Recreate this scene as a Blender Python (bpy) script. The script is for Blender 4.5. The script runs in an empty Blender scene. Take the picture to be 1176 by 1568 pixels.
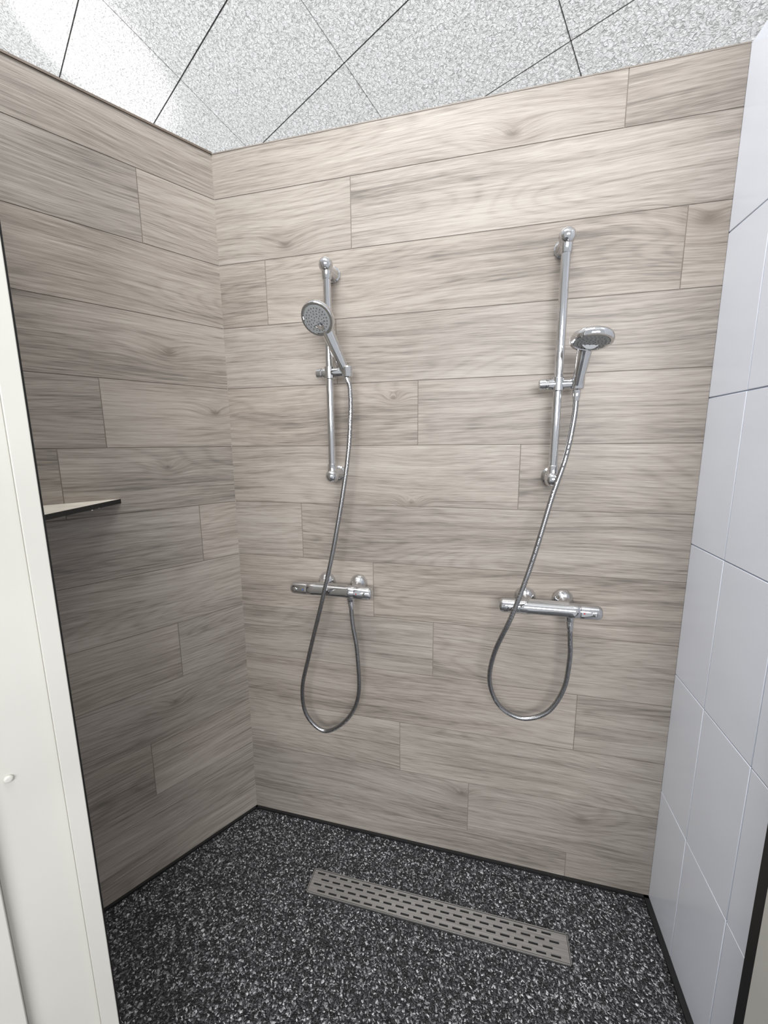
import bpy, math, random
import numpy as np
from mathutils import Vector, Matrix
random.seed(7)
sc=bpy.context.scene
sc.view_settings.view_transform='Standard'
# ------------------------------------------------------------ materials
def lin(c):
    return tuple(((x/255)/12.92 if x/255<=.04045 else ((x/255+.055)/1.055)**2.4) for x in c)+(1,)
class NT:
    def __init__(s,name):
        s.m=bpy.data.materials.new(name);s.m.use_nodes=True;s.t=s.m.node_tree
        s.b=s.t.nodes['Principled BSDF']
    def n(s,ty,**k):
        x=s.t.nodes.new(ty)
        for a,v in k.items(): setattr(x,a,v)
        return x
    def l(s,a,b): s.t.links.new(a,b)
    def math(s,op,a,b=None,clamp=False):
        x=s.n('ShaderNodeMath',operation=op,use_clamp=clamp)
        for i,v in enumerate([a,b]):
            if v is None: continue
            if isinstance(v,(int,float)): x.inputs[i].default_value=v
            else: s.l(v,x.inputs[i])
        return x.outputs[0]
    def comb(s,a,b,c=0):
        x=s.n('ShaderNodeCombineXYZ')
        for i,v in enumerate([a,b,c]):
            if isinstance(v,(int,float)): x.inputs[i].default_value=v
            else: s.l(v,x.inputs[i])
        return x.outputs[0]
    def noise(s,vec,scale=1,detail=3,rough=.5,dist=0,dim='3D'):
        x=s.n('ShaderNodeTexNoise',noise_dimensions=dim);x.inputs['Scale'].default_value=scale;x.inputs['Detail'].default_value=detail
        x.inputs['Roughness'].default_value=rough;x.inputs['Distortion'].default_value=dist
        s.l(vec,x.inputs['Vector']);return x.outputs['Fac']
    def mr(s,v,a,b,c,d):
        x=s.n('ShaderNodeMapRange');s.l(v,x.inputs[0])
        for i,q in enumerate((a,b,c,d)): x.inputs[i+1].default_value=q
        return x.outputs[0]
    def ramp(s,v,stops,interp='LINEAR'):
        x=s.n('ShaderNodeValToRGB');r=x.color_ramp;r.interpolation=interp
        while len(r.elements)<len(stops): r.elements.new(.5)
        for e,(p,c) in zip(r.elements,stops): e.position=p;e.color=lin(c)
        s.l(v,x.inputs[0]);return x.outputs[0]
    def mix(s,f,a,b,mode='MIX'):
        x=s.n('ShaderNodeMix',data_type='RGBA',blend_type=mode)
        for i,v in ((0,f),(6,a),(7,b)):
            if isinstance(v,(int,float)): x.inputs[i].default_value=v
            elif isinstance(v,tuple): x.inputs[i].default_value=v
            else: s.l(v,x.inputs[i])
        return x.outputs[2]
    def bump(s,h,dist,st=1):
        x=s.n('ShaderNodeBump');x.inputs['Distance'].default_value=dist;x.inputs['Strength'].default_value=st
        s.l(h,x.inputs['Height']);s.l(x.outputs[0],s.b.inputs['Normal'])
    def set(s,**k):
        for a,v in k.items(): s.b.inputs[a.replace('_',' ')].default_value=v
def plain(name,c,rough=.5,metal=0,var=.04,scale=20,bump=0,spec=.5):
    t=NT(name);tc=t.n('ShaderNodeTexCoord').outputs['Object']
    f=t.noise(tc,scale,1)
    a=tuple(max(0,x*(1-var)) for x in c);b=tuple(min(255,x*(1+var)) for x in c)
    t.l(t.ramp(f,[(.3,a),(.7,b)]),t.b.inputs['Base Color'])
    t.set(Roughness=rough,Metallic=metal);t.b.inputs['Specular IOR Level'].default_value=spec
    if bump: t.bump(f,bump)
    return t.m
W=1.4707;H=2.4368;PHI=2.1096;Z0=1.5059
Ld=Vector((math.cos(PHI),-math.sin(PHI),0));Ln=Vector((math.sin(PHI),math.cos(PHI),0))
KNOTS=[(.936,0,2.338,.9),(.2475,0,2.142,1),(1.423,0,2.067,1.2),(1.247,0,.248,1.1),(.848,0,.258,.7),(.660,0,1.318,.5),(.60,0,1.655,.4)]
for s_,z_,k_ in ((.185,1.80,.9),(.05,1.62,.7),(.27,.62,.7),(.22,1.44,.6)):
    q=Ld*s_;KNOTS.append((q.x,q.y,z_,k_))
def wood():
    t=NT('wood_look_plank_tile')
    sp=t.n('ShaderNodeSeparateXYZ');t.l(t.n('ShaderNodeUVMap',uv_map='UVMap').outputs[0],sp.inputs[0])
    u,v=sp.outputs[0],sp.outputs[1]
    M=t.math
    # distance field to the knots (object space, elongated along the plank)
    sc2=t.n('ShaderNodeVectorMath',operation='MULTIPLY');t.l(t.n('ShaderNodeTexCoord').outputs['Object'],sc2.inputs[0]);sc2.inputs[1].default_value=(1,1,1.9)
    d=None
    for x,y,z,k in KNOTS:
        ds=t.n('ShaderNodeVectorMath',operation='DISTANCE');t.l(sc2.outputs[0],ds.inputs[0]);ds.inputs[1].default_value=(x,y,z*1.9)
        q=M('DIVIDE',ds.outputs['Value'],k);d=q if d is None else M('MINIMUM',d,q)
    fall=M('POWER',t.mr(d,0,.17,1,0),2.0)
    w=M('MULTIPLY',M('SUBTRACT',t.noise(t.comb(M('MULTIPLY',u,1.2),M('MULTIPLY',v,2.2)),1,1,dim='2D'),.5),.065)
    vp=M('ADD',M('ADD',v,w),M('MULTIPLY',fall,.035))
    rn=t.noise(t.comb(M('MULTIPLY',u,.7),M('MULTIPLY',vp,5)),1,1,.4,dim='2D')
    ring=M('SINE',M('MULTIPLY',rn,150));ring=t.mr(ring,-1,1,0,1);ring=M('POWER',ring,3)
    broad=t.noise(t.comb(M('MULTIPLY',u,1.1),M('MULTIPLY',vp,34)),1,2,.5,dim='2D')
    fine=t.noise(t.comb(M('MULTIPLY',u,3.4),M('MULTIPLY',vp,170)),1,3,.75,dim='2D')
    fib=t.noise(t.comb(M('MULTIPLY',u,18),M('MULTIPLY',vp,500)),1,1,.6,dim='2D')
    patch=t.noise(t.comb(M('MULTIPLY',u,1.2),M('MULTIPLY',v,5)),1,1,dim='2D')
    f=M('ADD',M('MULTIPLY',fine,.44),M('MULTIPLY',patch,.26));f=M('ADD',f,M('MULTIPLY',broad,.23))
    f=M('SUBTRACT',f,M('MULTIPLY',ring,.050));f=M('ADD',f,M('MULTIPLY',M('SUBTRACT',fib,.5),.22))
    col=t.ramp(f,[(.27,(104,98,92)),(.38,(132,124,116)),(.46,(147,139,131)),(.60,(164,157,149))])
    kn=M('ADD',d,M('MULTIPLY',M('SUBTRACT',fine,.5),.035))
    dark=t.mr(kn,.006,.035,.62,0)
    col=t.mix(dark,col,lin((82,73,66)))
    halo=t.mr(d,.03,.12,.26,0)
    col=t.mix(halo,col,lin((112,101,92)))
    at=t.n('ShaderNodeAttribute',attribute_name='tone')
    col=t.mix(1.0,col,at.outputs['Color'],'MULTIPLY')
    t.l(col,t.b.inputs['Base Color']);t.set(Roughness=.44);t.b.inputs['Specular IOR Level'].default_value=.38
    fb=t.noise(t.comb(M('MULTIPLY',u,7),M('MULTIPLY',v,140)),1,2,.6,dim='2D')
    t.bump(fb,.0005)
    return t.m
def gravel():
    t=NT('stone_carpet_gravel');tc=t.n('ShaderNodeTexCoord').outputs['Object']
    nz=t.n('ShaderNodeTexNoise',noise_dimensions='2D');nz.inputs['Scale'].default_value=110;nz.inputs['Detail'].default_value=1;t.l(tc,nz.inputs['Vector'])
    vm=t.n('ShaderNodeVectorMath',operation='MULTIPLY_ADD');t.l(nz.outputs['Color'],vm.inputs[0]);vm.inputs[1].default_value=(.010,.010,0);t.l(tc,vm.inputs[2])
    vo=t.n('ShaderNodeTexVoronoi',voronoi_dimensions='2D');vo.inputs['Scale'].default_value=265;t.l(vm.outputs[0],vo.inputs['Vector'])
    s=t.n('ShaderNodeSeparateColor');t.l(vo.outputs['Color'],s.inputs[0])
    col=t.ramp(s.outputs[0],[(0,(18,18,20)),(.40,(36,36,39)),(.58,(62,62,66)),(.73,(98,98,102)),(.85,(145,145,148)),(.95,(195,195,198))],'CONSTANT')
    edge=t.mr(vo.outputs['Distance'],.4,.8,1,.45)
    col=t.mix(1.0,col,edge,'MULTIPLY')
    t.l(col,t.b.inputs['Base Color']);t.set(Roughness=.4)
    t.bump(t.mr(vo.outputs['Distance'],0,.8,1,0),.0016)
    return t.m
def ceilm():
    t=NT('wood_wool_ceiling_board');tc=t.n('ShaderNodeTexCoord').outputs['Object']
    n2=t.noise(tc,64,2,.7,.8,dim='2D')
    t.l(t.ramp(n2,[(.34,(178,177,175)),(.44,(214,213,211)),(.58,(235,235,234))]),t.b.inputs['Base Color'])
    t.set(Roughness=.9);t.bump(n2,.012)
    return t.m
def steel():
    t=NT('brushed_stainless');tc=t.n('ShaderNodeTexCoord').outputs['Object']
    mp=t.n('ShaderNodeMapping');mp.inputs['Scale'].default_value=(4,400,4);t.l(tc,mp.inputs[0])
    f=t.noise(mp.outputs[0],1,1)
    t.l(t.ramp(f,[(.3,(158,157,156)),(.7,(190,189,188))]),t.b.inputs['Base Color']);t.set(Metallic=.85,Roughness=.34)
    return t.m
WOOD=wood();GRAV=gravel();CEIL=ceilm();STEEL=steel()
GROUT=plain('beige_grout',(118,110,103),.9)
GROUT2=plain('grey_grout',(150,160,178),.9)
TILE=plain('white_glazed_tile',(224,228,237),.16,0,.006,6,.0006)
CHROME=plain('chrome',(212,213,215),.07,1,.01)
HOSE=plain('hose_metal',(158,158,160),.25,1,.03,60)
SPRAY=plain('spray_face_grey',(150,152,152),.45,0,.03,90)
NUB=plain('nozzle_dark_rubber',(88,90,92),.6)
CREAM=plain('cream_painted_frame',(198,196,189),.42,0,.015,5)
BLACK=plain('black_rubber_seal',(18,18,19),.5)
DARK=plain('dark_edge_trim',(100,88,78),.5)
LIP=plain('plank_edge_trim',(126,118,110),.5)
WHITE=plain('white_laminate',(220,214,203),.4)
PIT_SHADE=plain('drain_pit_shade',(18,17,16),.8)  # near-black colour stands in for the shade below the grate slots
BACKER=plain('ceiling_joint_grey',(92,91,90),.9)
PLASTER=plain('partition_back_white',(215,214,210),.7)
BLUE=plain('marker_blue',(40,80,170));RED=plain('marker_red',(170,40,40))
# ------------------------------------------------------------ mesh builder
class MB:
    def __init__(s): s.v=[];s.f=[];s.m=[];s.sm=[]
    def add(s,vs,fs,m=0,smooth=True):
        o=len(s.v);s.v+=[tuple(x) for x in vs]
        for f in fs: s.f.append([i+o for i in f]);s.m.append(m);s.sm.append(smooth)
    def box(s,a,b,m=0,M=None):
        x0,y0,z0=a;x1,y1,z1=b
        vs=[Vector(p) for p in [(x0,y0,z0),(x1,y0,z0),(x1,y1,z0),(x0,y1,z0),(x0,y0,z1),(x1,y0,z1),(x1,y1,z1),(x0,y1,z1)]]
        if M: vs=[M@v for v in vs]
        s.add(vs,[(0,3,2,1),(4,5,6,7),(0,1,5,4),(1,2,6,5),(2,3,7,6),(3,0,4,7)],m,False)
    def sweep(s,pts,rad,m=0,seg=20,cap=True,flat=1.0):
        pts=[Vector(p) for p in pts];n=len(pts)
        if isinstance(rad,(int,float)): rad=[rad]*n
        T=[(pts[min(i+1,n-1)]-pts[max(i-1,0)]).normalized() for i in range(n)]
        a=Vector((0,0,1)) if abs(T[0].z)<.9 else Vector((0,1,0))
        N_=(a-T[0]*a.dot(T[0])).normalized();vs=[];fs=[]
        for i in range(n):
            N_=(N_-T[i]*N_.dot(T[i])).normalized();B=T[i].cross(N_)
            for k in range(seg):
                an=2*math.pi*k/seg
                vs.append(pts[i]+(N_*math.cos(an)*flat+B*math.sin(an))*rad[i])
        for i in range(n-1):
            for k in range(seg):
                k2=(k+1)%seg;fs.append((i*seg+k,i*seg+k2,(i+1)*seg+k2,(i+1)*seg+k))
        if cap: fs.append(tuple(reversed(range(seg))));fs.append(tuple((n-1)*seg+k for k in range(seg)))
        s.add(vs,fs,m)
    def lathe(s,o,ax,prof,m=0,seg=32,flat=1.0):
        o=Vector(o);ax=Vector(ax).normalized()
        a=Vector((0,0,1)) if abs(ax.z)<.9 else Vector((0,1,0))
        N_=(a-ax*a.dot(ax)).normalized();B=ax.cross(N_);vs=[];fs=[]
        for t,r in prof:
            for k in range(seg):
                an=2*math.pi*k/seg;vs.append(o+ax*t+(N_*math.cos(an)*flat+B*math.sin(an))*r)
        n=len(prof)
        for i in range(n-1):
            for k in range(seg):
                k2=(k+1)%seg;fs.append((i*seg+k,i*seg+k2,(i+1)*seg+k2,(i+1)*seg+k))
        fs.append(tuple(reversed(range(seg))));fs.append(tuple((n-1)*seg+k for k in range(seg)))
        s.add(vs,fs,m)
    def obj(s,name,mats,angle=35):
        me=bpy.data.meshes.new(name);me.from_pydata(s.v,[],s.f)
        for m in mats: me.materials.append(m)
        me.polygons.foreach_set('material_index',s.m);me.polygons.foreach_set('use_smooth',s.sm)
        me.set_sharp_from_angle(angle=math.radians(angle))
        me.update();o=bpy.data.objects.new(name,me);sc.collection.objects.link(o);return o
def crom(P,n=12):
    P=[Vector(p) for p in P];Q=[P[0]*2-P[1]]+P+[P[-1]*2-P[-2]];o=[]
    for i in range(1,len(Q)-2):
        a,b,c,d=Q[i-1:i+3]
        for k in range(n):
            t=k/n;o.append(.5*((2*b)+(c-a)*t+(2*a-5*b+4*c-d)*t*t+(3*b-a-3*c+d)*t**3))
    o.append(P[-1]);return o
def resample(P,step):
    L=[0]
    for a,b in zip(P,P[1:]): L.append(L[-1]+(b-a).length)
    n=int(L[-1]/step);o=[];j=0
    for i in range(n+1):
        d=L[-1]*i/n
        while j<len(L)-2 and L[j+1]<d: j+=1
        o.append(P[j].lerp(P[j+1],(d-L[j])/max(1e-9,L[j+1]-L[j])))
    return o
# ------------------------------------------------------------ plank walls
def plankwall(name,org,du,nrm,length,rows,thick):
    mb=MB();g=.0012
    def P(s,z,n): return Vector(org)+du*s+nrm*n+Vector((0,0,z))
    def quadbox(s_0,s_1,z_0,z_1,n0,n1,m):
        vs=[P(s_0,z_0,n1),P(s_1,z_0,n1),P(s_1,z_1,n1),P(s_0,z_1,n1),P(s_0,z_0,n0),P(s_1,z_0,n0),P(s_1,z_1,n0),P(s_0,z_1,n0)]
        fs=[(0,1,2,3),(7,6,5,4),(0,4,5,1),(1,5,6,2),(2,6,7,3),(3,7,4,0)]
        mb.add(vs,fs,m,False);return len(mb.f)-6
    quadbox(0,length,0,H,-thick,-.0010,1)
    recs=[]
    for z_0,z_1,js in rows:
        xs=[0]+sorted(js)+[length]
        for a,b in zip(xs,xs[1:]):
            i=quadbox(a+(g if a>0 else 0),b-(g if b<length else 0),z_0+(g if z_0>0 else 0),z_1-(g if z_1<H else 0),-.0010,0,0)
            recs.append((i,random.random()*40,random.random()*40,random.uniform(.95,1.05),random.uniform(-.010,.010)))
    o=mb.obj(name,[WOOD,GROUT,PLASTER])
    me=o.data;me.uv_layers.new(name='UVMap');me.color_attributes.new('tone','FLOAT_COLOR','CORNER')
    org=Vector(org);lut={}
    for i,a,b,t,w in recs:
        for k in range(6): lut[i+k]=(a,b,t,w)
    n=len(me.loops);U=np.zeros((n,2),'f');T=np.ones((n,4),'f')
    for p in me.polygons:
        a,b,t,w=lut.get(p.index,(0,0,1,0))
        for li in p.loop_indices:
            c=me.vertices[me.loops[li].vertex_index].co-org
            U[li]=(c.dot(du)+a,c.z+b);T[li]=(t+w,t,t-w,1)
    me.uv_layers['UVMap'].data.foreach_set('uv',U.ravel())
    me.color_attributes['tone'].data.foreach_set('color',T.ravel())
    return o
def rows(J):
    out=[(0,Z0-1.4,J.get(-8,[]))]
    for k in range(-7,4): out.append((Z0+.2*k,Z0+.2*(k+1),J.get(k,[])))
    out.append((Z0+.8,H,J.get(4,[])));return out
JB={4:[1.212],3:[.470],2:[.172,1.375],1:[.412],0:[.680],-1:[.995],-2:[.264],-3:[.526],-4:[.737],-5:[1.205],-6:[.619],-7:[.871],-8:[1.208]}
JL={3:[.229],0:[.382],-2:[.132],-4:[.237],-6:[.359],-1:[.5]}
plankwall('wall_back',(0,0,0),Vector((1,0,0)),Vector((0,-1,0)),W,rows(JB),.09)
LL=.60
plankwall('wall_left',(0,0,0),Ld,Ln,LL,rows(JL),.09)
E=Ld*LL; e1=Ln
FL=.64
mb=MB()
Mw=Matrix((( e1.x,Ld.x,0,E.x),(e1.y,Ld.y,0,E.y),(0,0,1,0),(0,0,0,1)))
mb.box((0,0,0),(FL-.02,.06,H),0,Mw);mb.obj('wall_front',[PLASTER])
mb=MB();mb.box((-.03,-.001,H),(W,.09,H+.003),0);mb.obj('trim_1',[LIP])
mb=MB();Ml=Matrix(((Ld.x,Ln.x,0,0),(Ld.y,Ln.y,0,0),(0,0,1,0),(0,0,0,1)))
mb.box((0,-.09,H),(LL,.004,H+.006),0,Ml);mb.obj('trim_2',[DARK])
mb=MB();J=E+e1*FL
Mj=Matrix(((e1.x,Ld.x,0,J.x),(e1.y,Ld.y,0,J.y),(0,0,1,0),(0,0,0,1)))
mb.box((-.05,-.002,0),(-.002,.001,2.6),1,Mj)
mb.box((-.05,.001,0),(.005,.0265,2.6),0,Mj)
mb.box((-.05,.0265,0),(-.006,.118,2.6),0,Mj)
mb.box((-.05,.118,0),(.007,.24,2.6),0,Mj)
c=Mj@Vector((-.006,.088,1.003));mb.lathe(c,e1,[(0,.006),(.003,.006),(.0045,.004)],0,16)
o=mb.obj('door_frame',[CREAM,BLACK]);bv=o.modifiers.new('b','BEVEL');bv.width=.003;bv.segments=3;bv.limit_method='ANGLE'
# ------------------------------------------------------------ right tiled wall
mb=MB();YE=.462
mb.box((W+.002,-YE,0),(W+.09,.09,H),1)
ys=[0,.170,.370,YE];zs=[0,.413,.817,1.221,1.625,2.029,H];g=.0014
for a,b in zip(ys,ys[1:]):
    for z_0,z_1 in zip(zs,zs[1:]):
        mb.box((W,-b+g,z_0+g),(W+.006,-a-(g if a else 0),z_1-g),0)
o=mb.obj('wall_right',[TILE,GROUT2]);bv=o.modifiers.new('b','BEVEL');bv.width=.0012;bv.segments=2;bv.limit_method='ANGLE'
mb=MB();mb.box((W-.014,-YE-.030,0),(W+.03,-YE,1.0),0);mb.box((W-.016,-YE-.10,0),(W+.09,-YE-.030,1.0),1)
mb.obj('door_frame.001',[BLACK,CREAM])
mb=MB()
poly=[(0,0),(W,0),(W,-3.0),(-.9,-3.0),(-.9,-.9),(E.x,E.y)]
vs=[(x,y,0) for x,y in poly]+[(x,y,-.05) for x,y in poly];n=len(poly)
mb.add(vs,[tuple(reversed(range(n))),tuple(range(n,2*n))]+[(i,(i+1)%n,(i+1)%n+n,i+n) for i in range(n)],0,False)
mb.obj('floor',[GRAV])
mb=MB();mb.box((0,-.010,0),(W,0,.008),0);mb.box((W-.016,-YE,0),(W,0,.008),0);mb.box((0,0,0),(LL,.010,.008),0,Ml)
mb.obj('baseboard_seal',[BLACK])
# ------------------------------------------------------------ ceiling (sloped wood-wool boards)
a_=Vector((.466,.7944,-.3895)).normalized();n_=Vector((.2272,.3181,.9204)).normalized();b_=n_.cross(a_).normalized();a_=b_.cross(n_)
Pc=Vector((-.0537,1.529,3.863))
Mc=Matrix(((a_.x,b_.x,n_.x,Pc.x),(a_.y,b_.y,n_.y,Pc.y),(a_.z,b_.z,n_.z,Pc.z),(0,0,0,1)))
mb=MB();g=.0042
for i in range(-8,6):
    for j in range(-4,4):
        mb.box((i*.6+g,j*1.2+g,0),(i*.6+.6-g,j*1.2+1.2-g,.012),0)
mb.box((-4.8,-4.8,.012),(3.6,4.8,.06),1)
o=mb.obj('ceiling',[CEIL,BACKER]);o.matrix_world=Mc
# ------------------------------------------------------------ drain grate
mb=MB();x0,x1,y0,y1=.345,1.187,-.2605,-.180
mb.box((x0-.002,y0-.002,0),(x1+.002,y1+.002,.0012),1)  # flat dark sheet on the floor, painted as the shaded pit
zt=.005
mb.box((x0,y0,.001),(x1,y0+.0025,zt+.0005));mb.box((x0,y1-.0025,.001),(x1,y1,zt+.0005))
mb.box((x0,y0,.001),(x0+.0025,y1,zt+.0005));mb.box((x1-.0025,y0,.001),(x1,y1,zt+.0005))
ix0,ix1,iy0,iy1=x0+.004,x1-.004,y0+.004,y1-.004
nr=4;sw=.0062;pitch=(iy1-iy0)/nr
ycur=iy0
for r in range(nr):
    yc=iy0+pitch*(r+.5);mb.box((ix0,ycur,.002),(ix1,yc-sw/2,zt));ycur=yc+sw/2
    per=.0416;off=0 if r%2 else per/2;x=ix0
    k=ix0+.012+off
    while True:
        s1=min(k,ix1)
        mb.box((x,yc-sw/2,.002),(s1,yc+sw/2,zt))
        if k+.028>ix1-.008:
            if s1<ix1: mb.box((s1,yc-sw/2,.002),(ix1,yc+sw/2,zt))
            break
        x=k+.028;k+=per
mb.box((ix0,ycur,.002),(ix1,iy1,zt))
mb.obj('shower_drain_grate',[STEEL,PIT_SHADE])
# ------------------------------------------------------------ corner shelf
mb=MB()
tip=Ld*.362;q2=E+e1*.235
zt=1.352
P1=Vector((E.x,E.y,0));P2=Vector((tip.x,tip.y,0));P3=Vector((q2.x,q2.y,0))
def tri(pp,z_0,z_1,m):
    mb.add([(p.x,p.y,z_0) for p in pp]+[(p.x,p.y,z_1) for p in pp],[(0,1,2),(5,4,3),(0,3,4,1),(1,4,5,2),(2,5,3,0)],m,False)
cen=(P1+P2+P3)/3
tri([P1,P2,P3],zt-.014,zt-.0005,1)
sh=[P1+(cen-P1)*.01,P2+(cen-P2)*.012,P3+(cen-P3)*.012]
tri(sh,zt-.0008,zt,0)
M2=Matrix(((Ld.x,Ln.x,0,0),(Ld.y,Ln.y,0,0),(0,0,1,zt),(0,0,0,1)))
mb.box((.42,.001,-.022),(.50,.010,-.014),2,M2);mb.lathe(M2@Vector((.44,.012,-.026)),(0,0,1),[(0,.004),(.012,.004)],2,12)
mb.obj('corner_shelf',[WHITE,BLACK,CHROME])
# ------------------------------------------------------------ shower fittings
def rail(xb,zt,zb,zs,xl,hx):
    mb=MB();y=-.06
    mb.lathe((xb,y,zb-.004),(0,0,1),[(0,.0120),(zt-zb+.004,.0120)],0,28)
    for z,s in ((zt,1),(zb,-1)):
        mb.lathe((xb,0,z-.006*s),(0,-1,0),[(0,.024),(.006,.024),(.009,.020),(.02,.0175),(.045,.0165),(.06,.0170)],0,32)
        prof=[(.022*(-math.cos(math.pi*i/12)),.0215*math.sin(math.pi*i/12)+.0003) for i in range(13)]
        mb.lathe((xb,y-.004,z),(0,-1,0),prof,0,32)
        mb.lathe((xb,y,z-s*.040),(0,0,s),[(0,.0130),(.003,.0148),(.03,.0160)],0,28)
    mb.lathe((xb,y,zs-.019),(0,0,1),[(0,.014),(.002,.0172),(.036,.0172),(.038,.014)],0,28)
    mb.lathe((xl,y,zs),(1,0,0),[(0,.010),(.003,.0145),(.018,.0155),(.020,.0135),(.024,.0135),(.026,.0155),(hx-xl-.012,.0135),(hx-xl,.011)],0,28)
    mb.lathe((hx,y-.004,zs-.016),(0,-.12,1),[(0,.0135),(.003,.0165),(.030,.0180),(.033,.016)],0,28)
    return mb.obj('shower_riser_rail',[CHROME])
rail(.409,2.042,1.408,1.731,.365,.470)
rail(1.081,2.040,1.406,1.669,1.030,1.130)
def hand(Hc,n,Hb,r=.050):
    mb=MB();Hc=Vector(Hc);n=Vector(n).normalized();Hb=Vector(Hb)
    mb.lathe(Hc,-n,[(-.0008,.001),(-.001,.020),(0,.0395),(.001,.0405)],1,40)
    mb.lathe(Hc,-n,[(.0012,.0405),(-.001,.042),(-.001,r-.002),(.003,r),(.011,r),(.017,r-.003),(.023,r-.012),(.029,r-.024),(.033,.012)],0,48)
    a=Vector((1,0,0));a=(a-n*a.dot(n)).normalized();b=n.cross(a)
    for rr,k in ((.008,6),(.016,10),(.024,16),(.032,22)):
        for i in range(k):
            an=2*math.pi*i/k+rr*40
            mb.lathe(Hc+n*.0005+a*math.cos(an)*rr+b*math.sin(an)*rr,n,[(0,.0017),(.0018,.0013)],2,8)
    dwn=(Hb-Hc);dn=(dwn-n*dwn.dot(n)).normalized()
    P=[Hc-n*.012+dn*.006,Hc-n*.020+dn*.030,Hc-n*.016+dn*.052]
    P+=[P[2].lerp(Hb,.4),P[2].lerp(Hb,.8),Hb]
    Q=crom(P,10);m=len(Q)
    rad=[float(np.interp(i/(m-1),[0,.25,.45,.7,.93,1],[.024,.0205,.0185,.0155,.0130,.010])) for i in range(m)]
    mb.sweep(Q,rad,0,28)
    return mb.obj('hand_shower_head',[CHROME,SPRAY,NUB])
hand((.41,-.15,1.865),(-.10,-.78,-.62),(.464,-.066,1.730))
hand((1.138,-.16,1.753),(-.05,-.22,-.97),(1.128,-.066,1.657))
def hose(P):
    mb=MB();Q=resample(crom(P,16),.0016);rad=[.0073 if (i%3) else .0069 for i in range(len(Q))]
    mb.sweep(Q,rad,0,10)
    d0=(Q[4]-Q[0]).normalized();d1=(Q[-5]-Q[-1]).normalized()
    for o,d in ((Q[0],d0),(Q[-1],d1)):
        mb.lathe(o,d,[(0,.0095),(.002,.0105),(.018,.0100),(.030,.0080)],1,20)
    return mb.obj('shower_hose',[HOSE,CHROME])
hose([(.464,-.066,1.726),(.478,-.068,1.675),(.480,-.080,1.571),(.468,-.092,1.430),(.428,-.108,1.198),(.383,-.112,1.011),(.314,-.095,.778),(.276,-.080,.637),(.282,-.066,.524),(.348,-.060,.466),(.433,-.060,.524),(.483,-.063,.633),(.484,-.069,.798),(.470,-.070,.905),(.465,-.070,.988)])
hose([(1.129,-.066,1.652),(1.126,-.070,1.577),(1.109,-.082,1.470),(1.078,-.092,1.357),(1.034,-.108,1.175),(.986,-.112,1.009),(.939,-.090,.866),(.929,-.075,.756),(.965,-.066,.670),(1.035,-.060,.636),(1.108,-.060,.671),(1.150,-.063,.758),(1.160,-.068,.861),(1.157,-.070,.925),(1.152,-.070,.985)])
def mixer(x0,x1,z,cs,xo):
    mb=MB();y=-.070;L=x1-x0
    pr=[(0,.006),(.0015,.014),(.006,.019),(.014,.0215),(.060,.0225),(.0615,.0210),(.0640,.0210),(.0655,.0220),(.085,.0225),(.095,.0210),(L-.095,.0210),(L-.085,.0225),(L-.0655,.0220),(L-.064,.0210),(L-.0615,.0210),(L-.060,.0225),(L-.014,.0215),(L-.006,.019),(L-.0015,.014),(L,.006)]
    mb.lathe((x0,y,z),(1,0,0),pr,0,40)
    mb.box((x0+.09,y-.006,z+.010),(x1-.09,y+.014,z+.0215),0)
    for c in cs:
        prof=[(0,.031),(.003,.0315),(.010,.030),(.018,.026),(.025,.020),(.030,.017),(.055,.016)]
        mb.lathe((c,0,z+.010),(0,-1,-.14),prof,0,40)
    mb.lathe((xo,y,z-.014),(0,0,-1),[(0,.0135),(.016,.0130),(.018,.0115),(.026,.0115)],0,28)
    for xx in (x0+.022,x1-.022):
        mb.lathe((xx,y-.0205,z+.002),(0,-1,0),[(0,.0080),(.003,.0075),(.004,.005)],0,20)
    for xx,m in ((x0+.052,1),(x1-.052,2)):
        mb.lathe((xx,y-.0215,z+.003),(0,-1,0),[(0,.0022),(.0010,.0022)],m,12)
    return mb.obj('thermostatic_shower_mixer',[CHROME,BLUE,RED])
mixer(.248,.543,1.018,(.354,.474),.465)
mixer(.946,1.238,1.018,(1.030,1.141),1.152)
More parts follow.
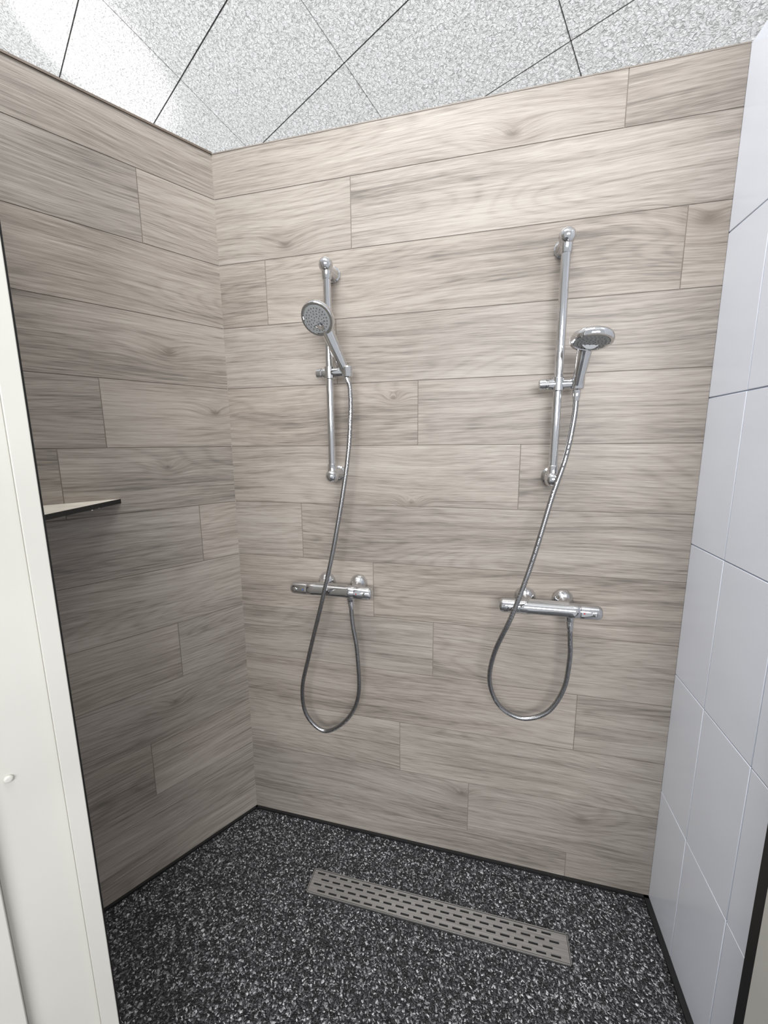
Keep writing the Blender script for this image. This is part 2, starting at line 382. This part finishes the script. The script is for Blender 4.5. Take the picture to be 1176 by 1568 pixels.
# ------------------------------------------------------------ light
w=bpy.data.worlds.new('world');sc.world=w;w.use_nodes=True;w.node_tree.nodes['Background'].inputs[0].default_value=(.94,.965,1,1);w.node_tree.nodes['Background'].inputs[1].default_value=.66
def area(name,loc,tgt,sx,sy,en,col):
    l=bpy.data.lights.new(name,'AREA');l.shape='RECTANGLE';l.size=sx;l.size_y=sy;l.energy=en;l.color=col
    o=bpy.data.objects.new(name,l);sc.collection.objects.link(o);o.location=loc
    o.rotation_euler=(Vector(tgt)-Vector(loc)).to_track_quat('-Z','Y').to_euler();return o
area('ceiling_lamp',(.45,-1.1,3.9),(.6,-.5,0),1.5,.8,70,(1,.995,.985))
area('window_light_left',(-4.2,-1.2,2.2),(.2,1.7,4.0),2.5,1.2,130,(1,1,1))
area('rear_fill_light',(1.6,-4.6,2.4),(1.0,1.0,3.7),3,1.2,215,(.98,.99,1))  # unseen fill added behind the camera to brighten ceiling and door frame
l=bpy.data.lights.new('ceiling_patch_spot','SPOT');l.energy=300;l.spot_size=math.radians(21);l.spot_blend=.5;l.shadow_soft_size=.03  # unseen spot aimed up from below, added to make the bright ceiling patch
o=bpy.data.objects.new('ceiling_patch_spot',l);sc.collection.objects.link(o);o.location=(-3.2,-.5,2.6);o.rotation_euler=(Vector((-1.98,1.5,4.33))-Vector(o.location)).to_track_quat('-Z','Y').to_euler()
# ------------------------------------------------------------ camera
C=(.8982,-1.3102,1.5132);psi,th,ro,f=-.2481,.1681,-.0086,622.67
fw=np.array([math.sin(psi)*math.cos(th),math.cos(psi)*math.cos(th),-math.sin(th)])
r0=np.array([math.cos(psi),-math.sin(psi),0]);u0=np.cross(r0,fw)
R=math.cos(ro)*r0+math.sin(ro)*u0;U=-math.sin(ro)*r0+math.cos(ro)*u0
cd=bpy.data.cameras.new('camera');co=bpy.data.objects.new('camera',cd);sc.collection.objects.link(co);sc.camera=co
cd.sensor_fit='HORIZONTAL';cd.sensor_width=36;cd.lens=f/1176*36;cd.clip_start=.02
co.matrix_world=Matrix(((R[0],U[0],-fw[0],C[0]),(R[1],U[1],-fw[1],C[1]),(R[2],U[2],-fw[2],C[2]),(0,0,0,1)))
